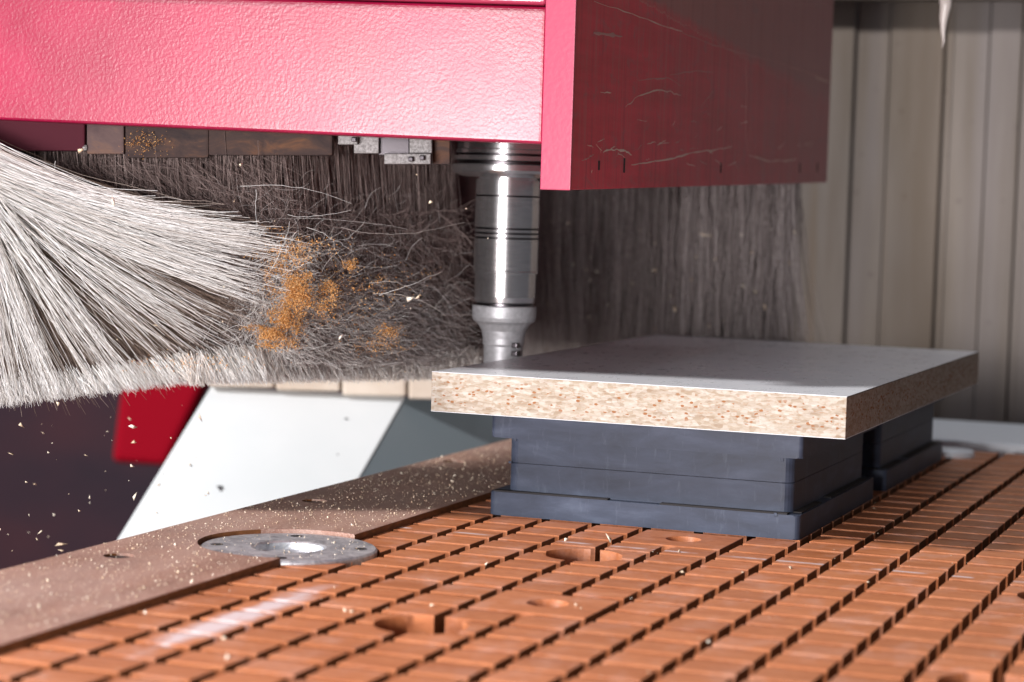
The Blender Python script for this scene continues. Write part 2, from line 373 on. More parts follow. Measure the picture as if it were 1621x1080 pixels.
# sheet wall behind on the right, with folded ribs
WY = 74.0
wall = tag(empty('sheet_wall', (0, 0, 0)), 'grimy grey brown sheet wall with upright folds behind the table', 'wall')
ribs = [on(1, x, 500, WY)[0] for x in (1160, 1240, 1338, 1392, 1478, 1548, 1600, 1668, 1740, 1830)]
xs = [-50] + ribs + [90]
for i in range(len(xs) - 1):
    a, b = xs[i], xs[i + 1]; dy = (.0, .5, -.35, .25, -.2, .45, 0, .3, -.3, .2, 0)[i]
    bm = bmesh.new(); box(bm, a + .06, b - .06, WY + dy * .45, WY + dy * .45 + .5, -88, 75, .1, 2)
    from_bm('wall_panel', bm, M['wall_sheet'], wall)
for i, x in enumerate(ribs):
    wd = (.12, .08, .15, .06, .14, .05, .12, .08, .1, .1)[i]
    bm = bmesh.new(); box(bm, x - wd, x + wd, WY + .62, WY + .9, -88, 75, .1, 2)
    from_bm('seam_strip', bm, M['rib_seam'], wall)
    bm = bmesh.new(); box(bm, x + wd + .15, x + wd + .5, WY + .1, WY + .48, -88, 75, .15, 2)
    from_bm('fold', bm, M['wall_sheet'], wall)
zt = on(1, 1470, 4, WY)[2]
bm = bmesh.new(); box(bm, -50, 90, WY - 3, WY - .8, zt, zt + 3, .2); from_bm('top_rail', bm, M['rib_seam'], wall)

# ---------------------------------------------------------------- red machine head
head = tag(empty('router_hood', (-10, -5, 17)), 'textured red hood of the router head hanging over the board', 'machine hood')
def part_world(o, par):
    o.parent = par; o.matrix_parent_inverse = Matrix.Translation(-Vector(par.location)); return o
b_r = atd(860, 228.5, 101); b_l = atd(0, 190, 105.6); dirb = (b_l - b_r); L = 1.55
b_l = b_r + dirb * L; nb = np.array([-dirb[1], dirb[0], 0]); nb /= np.linalg.norm(nb); nb *= -1 if nb[1] < 0 else 1
up = np.array([0, 0, 1.0])
zr = atd(868, 11, 101)[2]; zl = zr + .35
def beam(name, off0, off1, z0r, z0l, z1, mat, bev):
    bm = bmesh.new(); a, c = b_r.copy(), b_l.copy(); a[2] = z0r; c[2] = z0l
    A = [c + nb * off0, a + nb * off0, a + nb * off1, c + nb * off1]
    Tt = [np.array([p[0], p[1], z1 + (zl - zr) * k]) for p, k in zip(A, (L, 0, 0, L))]
    hexa(bm, [tuple(p) for p in A], [tuple(p) for p in Tt], bev, 4)
    return part_world(from_bm(name, bm, mat, smooth=False), head)
beam('front_panel', 0, 2.2, b_r[2], b_l[2], zr - .02, M['red_paint'], .22)
beam('upper_panel', -.35, 2.6, zr + .02, zr + (zl - zr) * L + .02, 42, M['red_edge'], .25)
# thick side panel running back
f0 = atd(903, 301, 100.4); px1 = f0[0]; px0 = px1 - 1.38; py0 = f0[1]
pe = on(0, 1309, 289, px1); py1 = pe[1]
bm = bmesh.new()
hexa(bm, [(px0, py0, f0[2]), (px1, py0, f0[2]), (px1, py1, pe[2]), (px0, py1, pe[2])],
     [(px0, py0, 42), (px1, py0, 42), (px1, py1, 42), (px0, py1, 42)], .07, 2)
side = part_world(from_bm('side_panel', bm, M['red_worn']), head)
side['label'] = 'dusty dark red side panel with scratches'
bm = bmesh.new(); box(bm, px0 - .02, px1 + .03, py0 - .14, py0 - .01, f0[2] - .02, 42, .04)
part_world(from_bm('edge_strip', bm, M['red_edge']), head)
# scratches and slots on the side panel
def ribbon(name, pix, wd, mat, par, xpl):
    pts = [on(0, x, y, xpl) for x, y in pix]; V = []; Fc = []
    # resample with jitter
    Q = []
    for a, b in zip(pts[:-1], pts[1:]):
        for k in range(5): Q.append(a + (b - a) * k / 5 + np.array([0, rng.normal(0, .05), rng.normal(0, .025)]))
    Q.append(pts[-1])
    for i, q in enumerate(Q):
        ww = wd * (.35 + .9 * rng.random()) * math.sin(math.pi * (i + .6) / (len(Q) + .2)) ** .4
        V += [(xpl, q[1], q[2] - ww), (xpl + .012, q[1], q[2]), (xpl, q[1], q[2] + ww)]
    for i in range(len(Q) - 1):
        a = i * 3; Fc += [a, a + 3, a + 4, a + 1, a + 1, a + 4, a + 5, a + 2]
    return part_world(mesh_np(name, V, Fc, 4, mat), par)
NT('scratch_pale', .8, color=(.80, .58, .50)); NT('scratch_faint', .8, color=(.58, .30, .28))
XP = px1 + .004
for pix, wd, mt in [
    ([(940, 2), (1000, 22), (1060, 44), (1080, 50)], .05, 'scratch_pale'), ([(1080, 52), (1130, 72), (1180, 86), (1230, 98)], .04, 'scratch_faint'),
    ([(1230, 98), (1270, 112), (1318, 128)], .05, 'scratch_faint'),
    ([(955, 240), (972, 237), (990, 238), (1000, 246)], .09, 'scratch_pale'), ([(1000, 262), (1030, 256), (1062, 252), (1090, 244), (1125, 238), (1160, 232)], .07, 'scratch_pale'),
    ([(990, 170), (1010, 152), (1040, 143), (1060, 145), (1078, 151)], .05, 'scratch_pale'), ([(1010, 128), (1035, 124), (1060, 124), (1078, 136)], .05, 'scratch_faint'),
    ([(1040, 230), (1048, 226), (1054, 222)], .06, 'scratch_pale'), ([(1185, 246), (1215, 255), (1250, 254), (1262, 252)], .06, 'scratch_pale'),
    ([(1110, 170), (1120, 155), (1130, 145)], .04, 'scratch_faint'), ([(1060, 118), (1100, 112), (1130, 114)], .04, 'scratch_faint'),
    ([(1290, 122), (1305, 128), (1312, 130)], .07, 'scratch_pale'), ([(940, 52), (960, 54), (985, 58)], .18, 'scratch_faint'),
    ([(1180, 90), (1182, 140), (1180, 200), (1184, 240)], .05, 'scratch_faint'), ([(920, 255), (930, 250), (940, 245)], .06, 'scratch_faint')]:
    ribbon('scratch', pix, wd * .62, M[mt], head, XP)
for _ in range(46):
    cx_, cy_ = rng.uniform(925, 1290), rng.choice([rng.uniform(100, 275), rng.uniform(225, 262)]); a_ = rng.normal(-.2, .5); l_ = rng.uniform(4, 18)
    ribbon('scratch', [(cx_, cy_), (cx_ + l_ * math.cos(a_), cy_ + l_ * math.sin(a_))], rng.uniform(.012, .03), M[str(rng.choice(['scratch_pale', 'scratch_faint']))], head, XP)
for x, y, h in ((948, 262, .22), (988, 262, .35), (1141, 266, .28), (1266, 266, .3), (1294, 265, .3)):
    q = on(0, x, y, px1); bm = bmesh.new(); box(bm, px1 - .02, px1 + .015, q[1] - .12, q[1] + .12, q[2] - h, q[2] + h, .01, 1)
    part_world(from_bm('slot', bm, M['dark']), head)
bm = bmesh.new(); hexa(bm, [(-47, -10, 27), (px0 - .05, -3.2, 27), (px0 - .05, py1, 27), (-47, py1, 27)], [(-47, -10, 28), (px0 - .05, -3.2, 28), (px0 - .05, py1, 28), (-47, py1, 28)], .05)
part_world(from_bm('top_cover', bm, M['red_edge']), head)  # unseen top of the hood, added to keep key light off the rear tiles
# grimy bars and fittings under the hood
def pixbox(name, x0, x1, y0, y1, d, depth, mat, par=None, bev=.05):
    a, b, c_, e = atd(x0, y1, d), atd(x1, y1, d), atd(x1, y0, d), atd(x0, y0, d)
    fw = R[2] * np.array([1, 1, 0]); fw = fw / np.linalg.norm(fw) * depth
    bm = bmesh.new(); hexa(bm, [tuple(a), tuple(b), tuple(b + fw), tuple(a + fw)], [tuple(e), tuple(c_), tuple(c_ + fw), tuple(e + fw)], bev)
    o = from_bm(name, bm, mat)
    if par: part_world(o, par)
    return o
pixbox('cross_bar', -260, 134, 170, 239, 107.0, 1.5, M['maroon_bar'], head, .1)
pixbox('cross_bar', 137, 196, 170, 244, 107.2, 1.2, M['brush_backing'], head, .1)
pixbox('cross_bar', 198, 330, 170, 250, 107.3, 1.2, M['grimy_bar'], head, .1)
pixbox('cross_bar', 329, 526, 170, 246, 107.4, 1.2, M['grimy_bar'], head, .1)
pixbox('cross_bar', 524, 715, 165, 244, 117.5, 1.2, M['brush_backing'], head, .1)
pixbox('bolt', 66, 88, 196, 217, 107.3, .6, M['steel_dark'], head, .1)
pixbox('bolt', 127, 138, 229, 239, 107.0, .5, M['fitting_grey'], head, .12)
vb_ = tag(empty('valve_block', atd(620, 240, 116)), 'small grey metal valve block under the red hood beside the spindle', 'valve block')
for x0, x1, y0, y1, d, mt in ((535, 566, 214, 229, 106.1, 'fitting_grey'), (560, 600, 206, 243, 106.6, 'fitting_grey'), (599, 648, 206, 246, 107.0, 'steel_dark'),
                              (608, 682, 243, 260, 106.2, 'fitting_grey'), (648, 684, 206, 243, 106.6, 'fitting_grey'), (685, 712, 206, 260, 107.2, 'grimy_bar')):
    pixbox('block', x0, x1, y0, y1, d, 1.5, M[mt], vb_, .05)
for x, y in ((560, 221), (650, 252), (668, 250)):
    pixbox('screw', x - 4, x + 4, y - 4, y + 4, 105.9, .3, M['steel_dark'], vb_, .05)

# ---------------------------------------------------------------- spindle nose, holder, bit
SD = 119.0
ax = atd(803.5, 300, SD); ax2 = atd(797, 560, SD); sx, sy = (ax[0] + ax2[0]) / 2, (ax[1] + ax2[1]) / 2
def zs(y): return atd(800, y, SD)[2]
pc = F / SD
def prof(l): return [(r / pc, zs(y)) for r, y in l]
sp_ = tag(empty('spindle_nose', (sx, sy, zs(282))), 'wide polished steel collar with dark rings just below the red hood', 'spindle')
def lp(name, l, mat, par): return part_world(lathe(name, prof(l), sx, sy, mat), par)
lp('collar', [(0, 120), (82, 120), (82, 237), (84, 238.5), (84, 244)], M['steel'], sp_)
lp('seal_ring', [(84, 244), (79, 244.5), (79, 247), (86, 248)], M['steel_dark'], sp_)
lp('collar_ring', [(86, 248), (86, 255), (82, 256)], M['steel'], sp_)
lp('seal_ring', [(82, 256), (81, 257), (81, 260.5), (88, 261)], M['steel_dark'], sp_)
lp('collar_lip', [(88, 261), (90, 262), (90, 271), (88, 275), (72, 281), (40, 281.5)], M['steel'], sp_)
th = tag(empty('tool_holder', (sx, sy, zs(480))), 'slim shiny steel tool holder with three fine grooves above the cutter', 'tool holder')
lp('sleeve', [(40, 280.5), (46, 281), (46, 284), (51, 285), (51, 309)], M['steel'], th)
lp('groove', [(51, 309), (49, 309.5), (49, 311.5), (51, 312)], M['steel_dark'], th)
lp('sleeve', [(51, 312), (51, 318), (50.3, 318.5), (50.3, 320), (51, 320.5), (51, 360)], M['steel'], th)
for y in (360, 367.5, 375):
    lp('groove', [(51, y), (48.5, y + .6), (48.5, y + 2.6), (51, y + 3.2)], M['steel_dark'], th)
    if y < 375: lp('sleeve', [(51, y + 3.2), (51, y + 7.5)], M['steel'], th)
lp('sleeve', [(51, 378.2), (51, 428), (52, 429), (52, 431), (48.5, 432)], M['steel'], th)
lp('lower_sleeve', [(48.5, 432), (48.5, 470), (47.5, 478), (46, 479.5)], M['steel'], th)
lp('seal_ring', [(46, 479.5), (45, 480), (45, 483), (49, 483.5)], M['steel_dark'], th)
rb = tag(empty('router_bit', (sx, sy, zs(650))), 'dusty grey router cutter with flared flange held behind the board corner', 'cutter')
lp('flange', [(49, 483.5), (51, 485), (51, 502), (49, 508), (42, 513), (35, 524), (33, 536)], M['steel_satin'], rb)
lp('shank', [(33, 536), (33, 545), (31, 548), (31, 640), (20, 650), (0, 650)], M['steel_satin'], rb)
for k in range(3):
    bm = bmesh.new(); box(bm, sx + .75, sx + 1.06, sy - .9 + .1, sy - .1, zs(541 + k * 13 + 8), zs(541 + k * 13), .05)
    part_world(from_bm('cutting_edge', bm, M['steel_dark']), rb)

# ---------------------------------------------------------------- machining table
table = tag(empty('grid_table', (0, 0, 0)), 'brown laminate vacuum table cut into a grid of small tiles by grooves', 'table')
PX, PY, GW, GY = 2.535, 2.30, .44, .55
X0, Y0 = 7.66, -5.08                                     # right and far edges of one tile
TZ = -.85
boxo('base_slab', (-17.36, 22, -70, 46, -3.0, TZ - .004), M['groove_floor'], table)
cols = range(-9, 6); rows = range(-17, 23)
def rect(i, j):
    xr = X0 + i * PX; yf = Y0 + j * PY; x0 = xr - (PX - GW)
    if i == -9: x0 = -17.33
    return x0, xr, yf - (PY - GY), yf
bigs = [(-7.32, -9.15, 1.72), (-7.28, -27.1, 1.72), (12.97, -9.15, 1.72), (12.97, -27.1, 1.72)]
smalls = [(-4.78, -2.45, .8), (-4.74, -20.75, .8)]
disc = (-18.8, -14.6, 3.85)
def tile_bm(w_, d_, h_):
    bm = bmesh.new(); e = .018
    lv = [[(0, 0, TZ), (w_, 0, TZ), (w_, d_, TZ), (0, d_, TZ)], [(0, 0, -e), (w_, 0, -e), (w_, d_, -e), (0, d_, -e)],
          [(e, e, 0), (w_ - e, e, 0), (w_ - e, d_ - e, 0), (e, d_ - e, 0)]]
    vs = [[bm.verts.new(p) for p in l_] for l_ in lv]
    for a, b in zip(vs[:-1], vs[1:]):
        for k in range(4): bm.faces.new((a[k], a[(k + 1) % 4], b[(k + 1) % 4], b[k]))
    bm.faces.new(vs[-1]); return bm
std = tile_bm(PX - GW, PY - GY, 1); bmesh.ops.scale(std, vec=(S, S, S), verts=std.verts)
me_std = bpy.data.meshes.new('tile'); std.to_mesh(me_std); std.free(); me_std.materials.append(M['phenolic'])
def side_mat(me):                                        # shade on the long groove walls, put into their colour
    if len(me.materials) < 2: me.materials.append(M['phenolic_shade'])
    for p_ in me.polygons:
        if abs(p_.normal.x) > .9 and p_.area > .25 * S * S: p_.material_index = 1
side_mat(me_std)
solid_cells = {}
for (hx, hy, hr) in smalls:
    ic = [i for i in cols if abs(rect(i, 0)[1] + GW / 2 - hx) < 1.2][0]
    js = [j for j in rows if abs((rect(0, j)[2] + rect(0, j)[3]) / 2 - hy) < PY * .95]
    js = sorted(js, key=lambda j: abs((rect(0, j)[2] + rect(0, j)[3]) / 2 - hy))[:2]
    for i in (ic, ic + 1):
        for j in js: solid_cells[(i, j)] = (hx, hy, hr)
    x0 = rect(ic, 0)[0]; x1 = rect(ic + 1, 0)[1]; y0 = rect(0, min(js))[2]; y1 = rect(0, max(js))[3]
    bm = bmesh.new(); box(bm, x0, x1, y0, y1, TZ, 0, .018, 1)
    o = from_bm('solid_tile', bm, M['phenolic'], table)
    cs = [cyl_cutter(hx, hy, hr * .55, TZ - 1, .2), cyl_cutter(hx, hy, hr * .5, -.62, .03, r2=hr * 1.04)]
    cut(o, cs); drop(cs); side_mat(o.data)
cand = []
for i in cols:
    for j in rows:
        if (i, j) in solid_cells: continue
        x0, x1, y0, y1 = rect(i, j)
        if y1 > 45.5: continue
        if x0 > -15.0 and x1 < -.1 and (1.2 < y0 and y1 < 15.5 or 21 < y0 and y1 < 36): continue
        pp = [proj((x, y, 0)) for x, y in ((x0, y0), (x1, y0), (x1, y1), (x0, y1))]
        if max(p_[0] for p_ in pp) < -25 or min(p_[0] for p_ in pp) > 1646 or min(p_[1] for p_ in pp) > 1105: continue
        ar = abs(sum(pp[k][0] * pp[(k + 1) % 4][1] - pp[(k + 1) % 4][0] * pp[k][1] for k in range(4))) / 2
        hit = [h_ for h_ in bigs + [disc] if math.hypot(max(x0, min(h_[0], x1)) - h_[0], max(y0, min(h_[1], y1)) - h_[1]) < h_[2]]
        cand.append((ar, i, j, hit))
cand.sort(key=lambda c_: -c_[0])
print('tiles', len(cand))
first = True; rest = []
NPART = 290
for n_, (ar, i, j, hit) in enumerate(cand):
    x0, x1, y0, y1 = rect(i, j)
    if hit:
        far_ = all(math.hypot(x - hit[0][0], y - hit[0][1]) < hit[0][2] for x in (x0, x1) for y in (y0, y1))
        if far_: continue
        bm = bmesh.new(); box(bm, x0, x1, y0, y1, TZ, 0, .018, 1); o = from_bm('tile', bm, M['phenolic'], table)
        cs = [cyl_cutter(h_[0], h_[1], h_[2] + (.06 if h_ is disc else 0), TZ - 1, 1) for h_ in hit]
        cut(o, cs); drop(cs); side_mat(o.data); continue
    if n_ < NPART and i != -9:
        o = bpy.data.objects.new('tile', me_std); COL.objects.link(o); o.parent = table; o.location = Vector((x0, y0, 0)) * S
    elif n_ < NPART:
        bm = tile_bm(x1 - x0, y1 - y0, 1); o = from_bm('tile', bm, M['phenolic'], table); side_mat(o.data); o.location = Vector((x0, y0, 0)) * S
    else: rest.append((x0, x1, y0, y1))
bm = bmesh.new()
for x0, x1, y0, y1 in rest: box(bm, x0, x1, y0, y1, TZ, 0)
if rest: o = tag(from_bm('far_tiles', bm, M['phenolic'], table), kind='stuff'); side_mat(o.data)
# raised border strip along the left side
bm = bmesh.new(); box(bm, -25.45, -17.38, -70, 46, -3, .3, .07, 2)
border = from_bm('border_strip', bm, M['border_laminate'], table)
cs = [cyl_cutter(disc[0], disc[1], 3.9, -.45, 1.2, 72)]
for x, y in ((-23.25, -21.2), (-23.55, -2.3), (-23.9, 16.4), (-22.8, -40)):
    cs.append(cyl_cutter(x, y, .62, -1.6, 1.2, 28))
cut(border, cs); drop(cs)
border.data.materials.append(M['phenolic_shade'])  # inner step of the border, its shade painted as a darker colour
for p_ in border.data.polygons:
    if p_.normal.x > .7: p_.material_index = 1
for x, y in ((-23.25, -21.2), (-23.55, -2.3), (-23.9, 16.4), (-22.8, -40)):
    lathe('hole_plug', [(.6, -.5), (.6, .16), (.5, .21), (.26, .22), (.24, .05), (0, .05)], x, y, M['hole_black'], table, n=28)  # black plug added in each border hole so it looks dark
# aluminium port disc
pd = part_world(lathe('port_disc', [(3.78, -.6), (3.8, .06), (3.72, .14), (1.62, .14), (1.5, .08), (1.42, -.2), (.5, -.22), (.0, -.22)], disc[0], disc[1], M['aluminium']), table)
pd['label'] = 'scuffed round aluminium disc let into the border'
for a, r_ in ((200, 3.1), (20, 3.1), (110, 3.0), (290, 3.0)):
    hx, hy = disc[0] + r_ * math.cos(math.radians(a)), disc[1] + r_ * math.sin(math.radians(a))
    bm = bmesh.new(); prism(bm, [(hx + .28 * math.cos(k * .5236), hy + .28 * math.sin(k * .5236)) for k in range(12)], .13, .148)
    part_world(from_bm('disc_hole', bm, M['dark']), table)
# white ledge behind the table
ld = tag(boxo('end_ledge', (-20, 60, 46.2, 60, -6, .32), M['ledge_white'], bev=.15), 'white ledge across the far end of the grid table', 'ledge')

cp = on(2, 1514, 722, 0)
lc = lathe('white_cap', [(1.3, .0), (1.3, .3), (1.15, .42), (0, .5)], cp[0] - .2, cp[1], M['ledge_white'], table, n=32)
# ---------------------------------------------------------------- suction pods
def pod(y0, y1, label, x0=-15.32, x1=0.0):
    t_ = tag(empty('suction_pod', ((x0 + x1) / 2, (y0 + y1) / 2, 0)), label, 'suction pod', 'black suction pods under the board')
    def a(o): return part_world(o, t_)
    a(rslab('base_flange', x0, x1, y0, y1, .006, 1.14, .28, M['black_plastic']))
    a(rslab('lower_body', x0 + .75, x1 - .5, y0 + .45, y1 - .55, 1.145, 2.535, .5, M['black_plastic'], bev=.025))
    a(rslab('upper_body', x0 + .75, x1 - .5, y0 + .45, y1 - .55, 2.56, 3.75, .5, M['black_plastic'], bev=.025))
    a(rslab('top_pad', x0 - .02, x1 + .02, y0, y1, 3.77, 5.095, .22, M['black_plastic'], bev=.05))
    for u0, u1 in ((x0 + .2, x0 + 6.0), (x0 + 8.6, x1 - .6)):
        a(boxo('slot', (u0, u1, y0 + .05, y0 + .5, 1.141, 1.21), M['dark']))
    for v0, v1 in ((y0 + .9, y0 + 5), (y0 + 7, y1 - 1.5)):
        a(boxo('slot', (x1 - .55, x1 - .12, v0, v1, 1.141, 1.2), M['dark']))
    for (u, v_, z0, z1) in ((x0 + .78, y0 + .44, 2.5, 2.62), (x1 - 1.1, y0 + .43, 3.55, 3.9), (x0 + 1.0, y0 + .43, 3.6, 3.75), (x1 - 1.2, y0 - .02, 1.05, 1.2)):
        a(boxo('moulding_nib', (u, u + .16, v_ - .03, v_ + .05, z0, z1), M['black_plastic'], bev=.02))
    return t_
pod(0, 16.8, 'nearer black plastic suction pod, stacked in layers, under the front of the board')
pod(19.9, 37.3, 'farther dark suction pod in shadow under the back right of the board')

# ---------------------------------------------------------------- particle board
brd = tag(empty('particle_board', (-7.5, 15, 5.1)), 'grey laminated particle board lying flat on the black suction pods', 'board')
BX0, BX1, BY0, BY1 = -17.4, 2.55, -2.62, 33.4
part_world(boxo('core', (BX0, BX1, BY0, BY1, 5.13, 6.965), M['chip_core'], bev=.012, seg=1), brd)
part_world(boxo('top_laminate', (BX0 - .005, BX1 + .005, BY0 - .005, BY1 + .005, 6.968, 7.0), M['laminate_white'], bev=.006, seg=1), brd)
part_world(boxo('bottom_laminate', (BX0 - .005, BX1 + .005, BY0 - .005, BY1 + .005, 5.1, 5.127), M['laminate_white']), brd)

part_world(boxo('edge_line', (BX1 + .006, BX1 + .02, BY0, BY1, 6.955, 7.003), M['laminate_edge']), brd)
# ---------------------------------------------------------------- left background
P1, P2, P3 = atd(334, 612, 150), atd(641, 628, 150), atd(563, 765, 143)
nrm = np.cross(P2 - P1, P3 - P1)
def onpl(x, y):
    r = ray(x, y); return CC + r * (np.dot(P1 - CC, nrm) / np.dot(r, nrm))
P4, P5 = onpl(60, 1060), onpl(395, 1060)
cover = tag(empty('machine_cover', tuple(P5)), 'white sloping sheet metal machine cover beside the table', 'machine cover')
nn = nrm / np.linalg.norm(nrm); nn = nn if nn @ R[2] > 0 else -nn
def slab(name, quad, th_, mat, par, nv=None, bev=.06):
    nv = nn if nv is None else nv
    bm = bmesh.new(); hexa(bm, [tuple(p_) for p_ in quad], [tuple(p_ + nv * th_) for p_ in quad], bev); return part_world(from_bm(name, bm, mat), par)
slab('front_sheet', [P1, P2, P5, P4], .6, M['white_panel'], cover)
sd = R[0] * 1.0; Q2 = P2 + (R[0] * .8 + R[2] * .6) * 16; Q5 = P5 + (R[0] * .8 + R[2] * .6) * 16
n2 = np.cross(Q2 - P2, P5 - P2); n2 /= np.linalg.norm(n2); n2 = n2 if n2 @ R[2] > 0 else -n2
slab('side_sheet', [P2 + n2 * .1 + R[0] * .05, Q2, Q5, P5 + n2 * .1 + R[0] * .05], .6, M['white_panel_shade'], cover, n2)  # face turned from the light, shade painted as grey-blue
for x, y, rr_ in ((350, 773, .32), (534, 720, .1), (548, 663, .12)):
    q = onpl(x, y) - nn * .03; part_world(flakes('dirt_fleck', [q], rr_, M['steel_dark'], stretch=1.5, flat=.2), cover)
row = tag(empty('block_row', tuple(atd(500, 625, 150))), 'row of cream blocks along the top of the white cover, under the fringe', 'blocks')
for k, (x0, x1, ya, yb) in enumerate(((330, 433, 611, 613), (437, 538, 613, 619), (542, 643, 617, 627), (647, 760, 622, 633))):
    a, b = atd(x0, yb - 1, 149.2), atd(x1, yb + 1, 149.2); c_, e = atd(x1, 560, 149.2), atd(x0, 560, 149.2)
    fw = R[2] * 4; bm = bmesh.new(); hexa(bm, [tuple(a), tuple(b), tuple(b + fw), tuple(a + fw)], [tuple(e), tuple(c_), tuple(c_ + fw), tuple(e + fw)], .2, 3)
    part_world(from_bm('block', bm, M['cream_block']), row)
# red machine part far behind
bm = bmesh.new(); q0, q1, q2, q3 = atd(176, 732, 230), atd(262, 738, 230), atd(345, 560, 230), atd(198, 560, 230); fw = R[2] * 6
hexa(bm, [tuple(q0), tuple(q1), tuple(q1 + fw), tuple(q0 + fw)], [tuple(q3), tuple(q2), tuple(q2 + fw), tuple(q3 + fw)], .8, 3)
tag(from_bm('red_cover', bm, M['far_red']), 'blurred bright red machine part in the dark gap left of the white cover', 'machine part')

# ---------------------------------------------------------------- bristle skirts
skirt = tag(empty('bristle_skirt', tuple(atd(-60, 240, 104))), 'pale bristles fanning out from the left edge below the red hood', 'brush')
def W(px, py, d):                                        # arrays -> points
    px, py, d = np.broadcast_arrays(px, py, d)
    r = np.stack([(px - 810.5) / F, (py - 540) / F, np.ones_like(px, float)], -1) @ R
    return CC + r * d[..., None]
def bez(p0, p1, p2, k=8):
    t_ = np.linspace(0, 1, k)[None, :, None]
    return (1 - t_) ** 2 * p0[:, None] + 2 * t_ * (1 - t_) * p1[:, None] + t_ ** 2 * p2[:, None]
def rough_it(P, amp, freq=1):
    n, k, _ = P.shape
    ph = rng.uniform(0, 6.28, (n, 1, 3)); t_ = np.linspace(0, 1, k)[None, :, None]
    return P + amp * np.sin(ph + t_ * rng.uniform(3, 9, (n, 1, 3)) * freq) * t_
def crimp(P, amp):                                       # the small zigzag of crimped nylon
    n_, k_, _ = P.shape; z = rng.normal(0, amp, (n_, k_, 3)); z[:, 0] = 0
    return P + z
tipc = np.array([(432, 372), (442, 395), (440, 430), (415, 475), (385, 520), (350, 560), (300, 592), (230, 612), (150, 626), (70, 638), (0, 646), (-80, 655)], float)
def tipat(s): return np.stack([np.interp(s, np.linspace(0, 1, len(tipc)), tipc[:, k]) for k in (0, 1)], -1)
def fan(n, d0, s_lo=0, s_hi=1, clump=60, spread=.012, tipj=10, short=.0):
    ctr = rng.uniform(s_lo, s_hi, clump); s = np.clip(ctr[rng.integers(0, clump, n)] + rng.normal(0, spread, n), 0, 1)
    tp = tipat(s) + rng.normal(0, tipj, (n, 2)) * [1, .35]
    L_ = np.clip(1 - np.abs(rng.normal(0, short, n)), .6, 1) if short else np.ones(n)
    rx = np.interp(s, [0, .35, .6, 1], [-130, -90, -60, -45]) + rng.normal(0, 9, n); ry = np.interp(s, [0, .35, .6, 1], [205, 235, 260, 300]) + rng.normal(0, 16, n)
    root = np.stack([rx, ry], -1)
    tp = root + (tp - root) * L_[:, None]
    mid = root * .42 + tp * .58
    mid[:, 1] += np.interp(s, [0, .3, .7, 1], [48, 30, 0, -20]) + rng.normal(0, 9, n)
    dd = d0 + rng.normal(0, .35, n)
    P = bez(W(root[:, 0], root[:, 1], dd + .8), W(mid[:, 0], mid[:, 1], dd + .2), W(tp[:, 0], tp[:, 1], dd - .1 + rng.normal(0, .25, n)), 15)
    return crimp(rough_it(P, .10), .032)
FN = np.concatenate([fan(540, 103.4, 0, .29, 17, .009, 20, .18), fan(120, 103.9, .36, .58, 8, .005, 16, .14), fan(390, 103.3, .60, 1, 17, .007, 10, .10)])
tag(strands('bristles', FN, rng.uniform(.011, .024, len(FN)), M['bristle_pale'], None), kind='stuff').name = 'bristles'
b1 = bpy.data.objects['bristles']; part_world(b1, skirt)
o = strands('bristles', fan(1800, 105.0, 0, 1, 60, .014, 38, .16), rng.uniform(.009, .018, 1800), M['bristle_gap_shade']); tag(o, kind='stuff'); part_world(o, skirt)  # under-layer coloured dark to read as shadow between the clumps
# dense fringe of tips along the lower edge
n = 6000; fx = np.where(rng.random(n) < .66, rng.uniform(-90, 430, n), 370 + np.abs(rng.normal(0, 95, n))); fy = np.interp(fx, [-90, 0, 150, 300, 420, 700], [655, 642, 624, 607, 602, 597]) + np.abs(rng.normal(0, 4, n)) * rng.choice([-1, 1], n) - 3
L_ = rng.uniform(8, 40, n) * np.interp(fx, [200, 420], [1, 1.3]); dx = L_ * np.interp(fx, [-90, 100, 250, 420], [.08, .4, .7, .5]) + rng.normal(0, 6, n)
dd = 104 + np.interp(fx, [200, 420, 720], [0, 1.5, 16]) + rng.normal(0, .5, n)
P = bez(W(fx - dx, fy - L_, dd + .3), W(fx - dx * .4, fy - L_ * .5, dd), W(fx, fy, dd - .1), 5)
o = strands('fringe', rough_it(P, .03), rng.uniform(.009, .018, n), M['bristle_pale']); tag(o, kind='stuff'); part_world(o, skirt)

inner = tag(empty('dusty_skirt', tuple(atd(500, 245, 120))), 'matted dusty brown bristles hanging behind the spindle, clogged with sawdust', 'brush')
# backing strip behind the bristles
def sheet(name, pts_top, pts_bot, mat, par, th_=.25):
    V = []; Fc = []; n_ = len(pts_top); fwd = R[2] * th_
    for a, b in zip(pts_top, pts_bot): V += [a, b, a + fwd, b + fwd]
    for i in range(n_ - 1):
        k = i * 4; Fc += [k, k + 1, k + 5, k + 4, k + 2, k + 6, k + 7, k + 3, k + 1, k + 3, k + 7, k + 5, k, k + 4, k + 6, k + 2]
    return part_world(mesh_np(name, V, Fc, 4, mat), par)
dl = lambda x: np.interp(x, [-200, 250, 450, 700, 900], [108, 108, 108, 122, 134])
xs_ = np.linspace(-200, 800, 26)
sheet('backing', [W(x, 130., dl(x) + 2.5) for x in xs_], [W(x, np.interp(x, [-200, 0, 330, 700, 800], [600, 590, 560, 556, 552]), dl(x) + 2.5) for x in xs_], M['brush_backing'], inner)
def hang(n, x0, x1, ytop, ybot, dfun, jd, lean, jx, bend, k=7, ytj=20, ybj=8):
    x = rng.uniform(x0, x1, n); yb = ybot(x) + rng.normal(0, ybj, n); yt = ytop + rng.normal(0, ytj, n)
    dx = lean(x) + rng.normal(0, jx, n); d = dfun(x) + rng.normal(0, jd, n)
    mx = x + dx * .25 + rng.normal(0, bend, n); my = (yt + yb) / 2
    return bez(W(x, yt, d), W(mx, my, d), W(x + dx, yb, d + rng.normal(0, .3, n)), k)
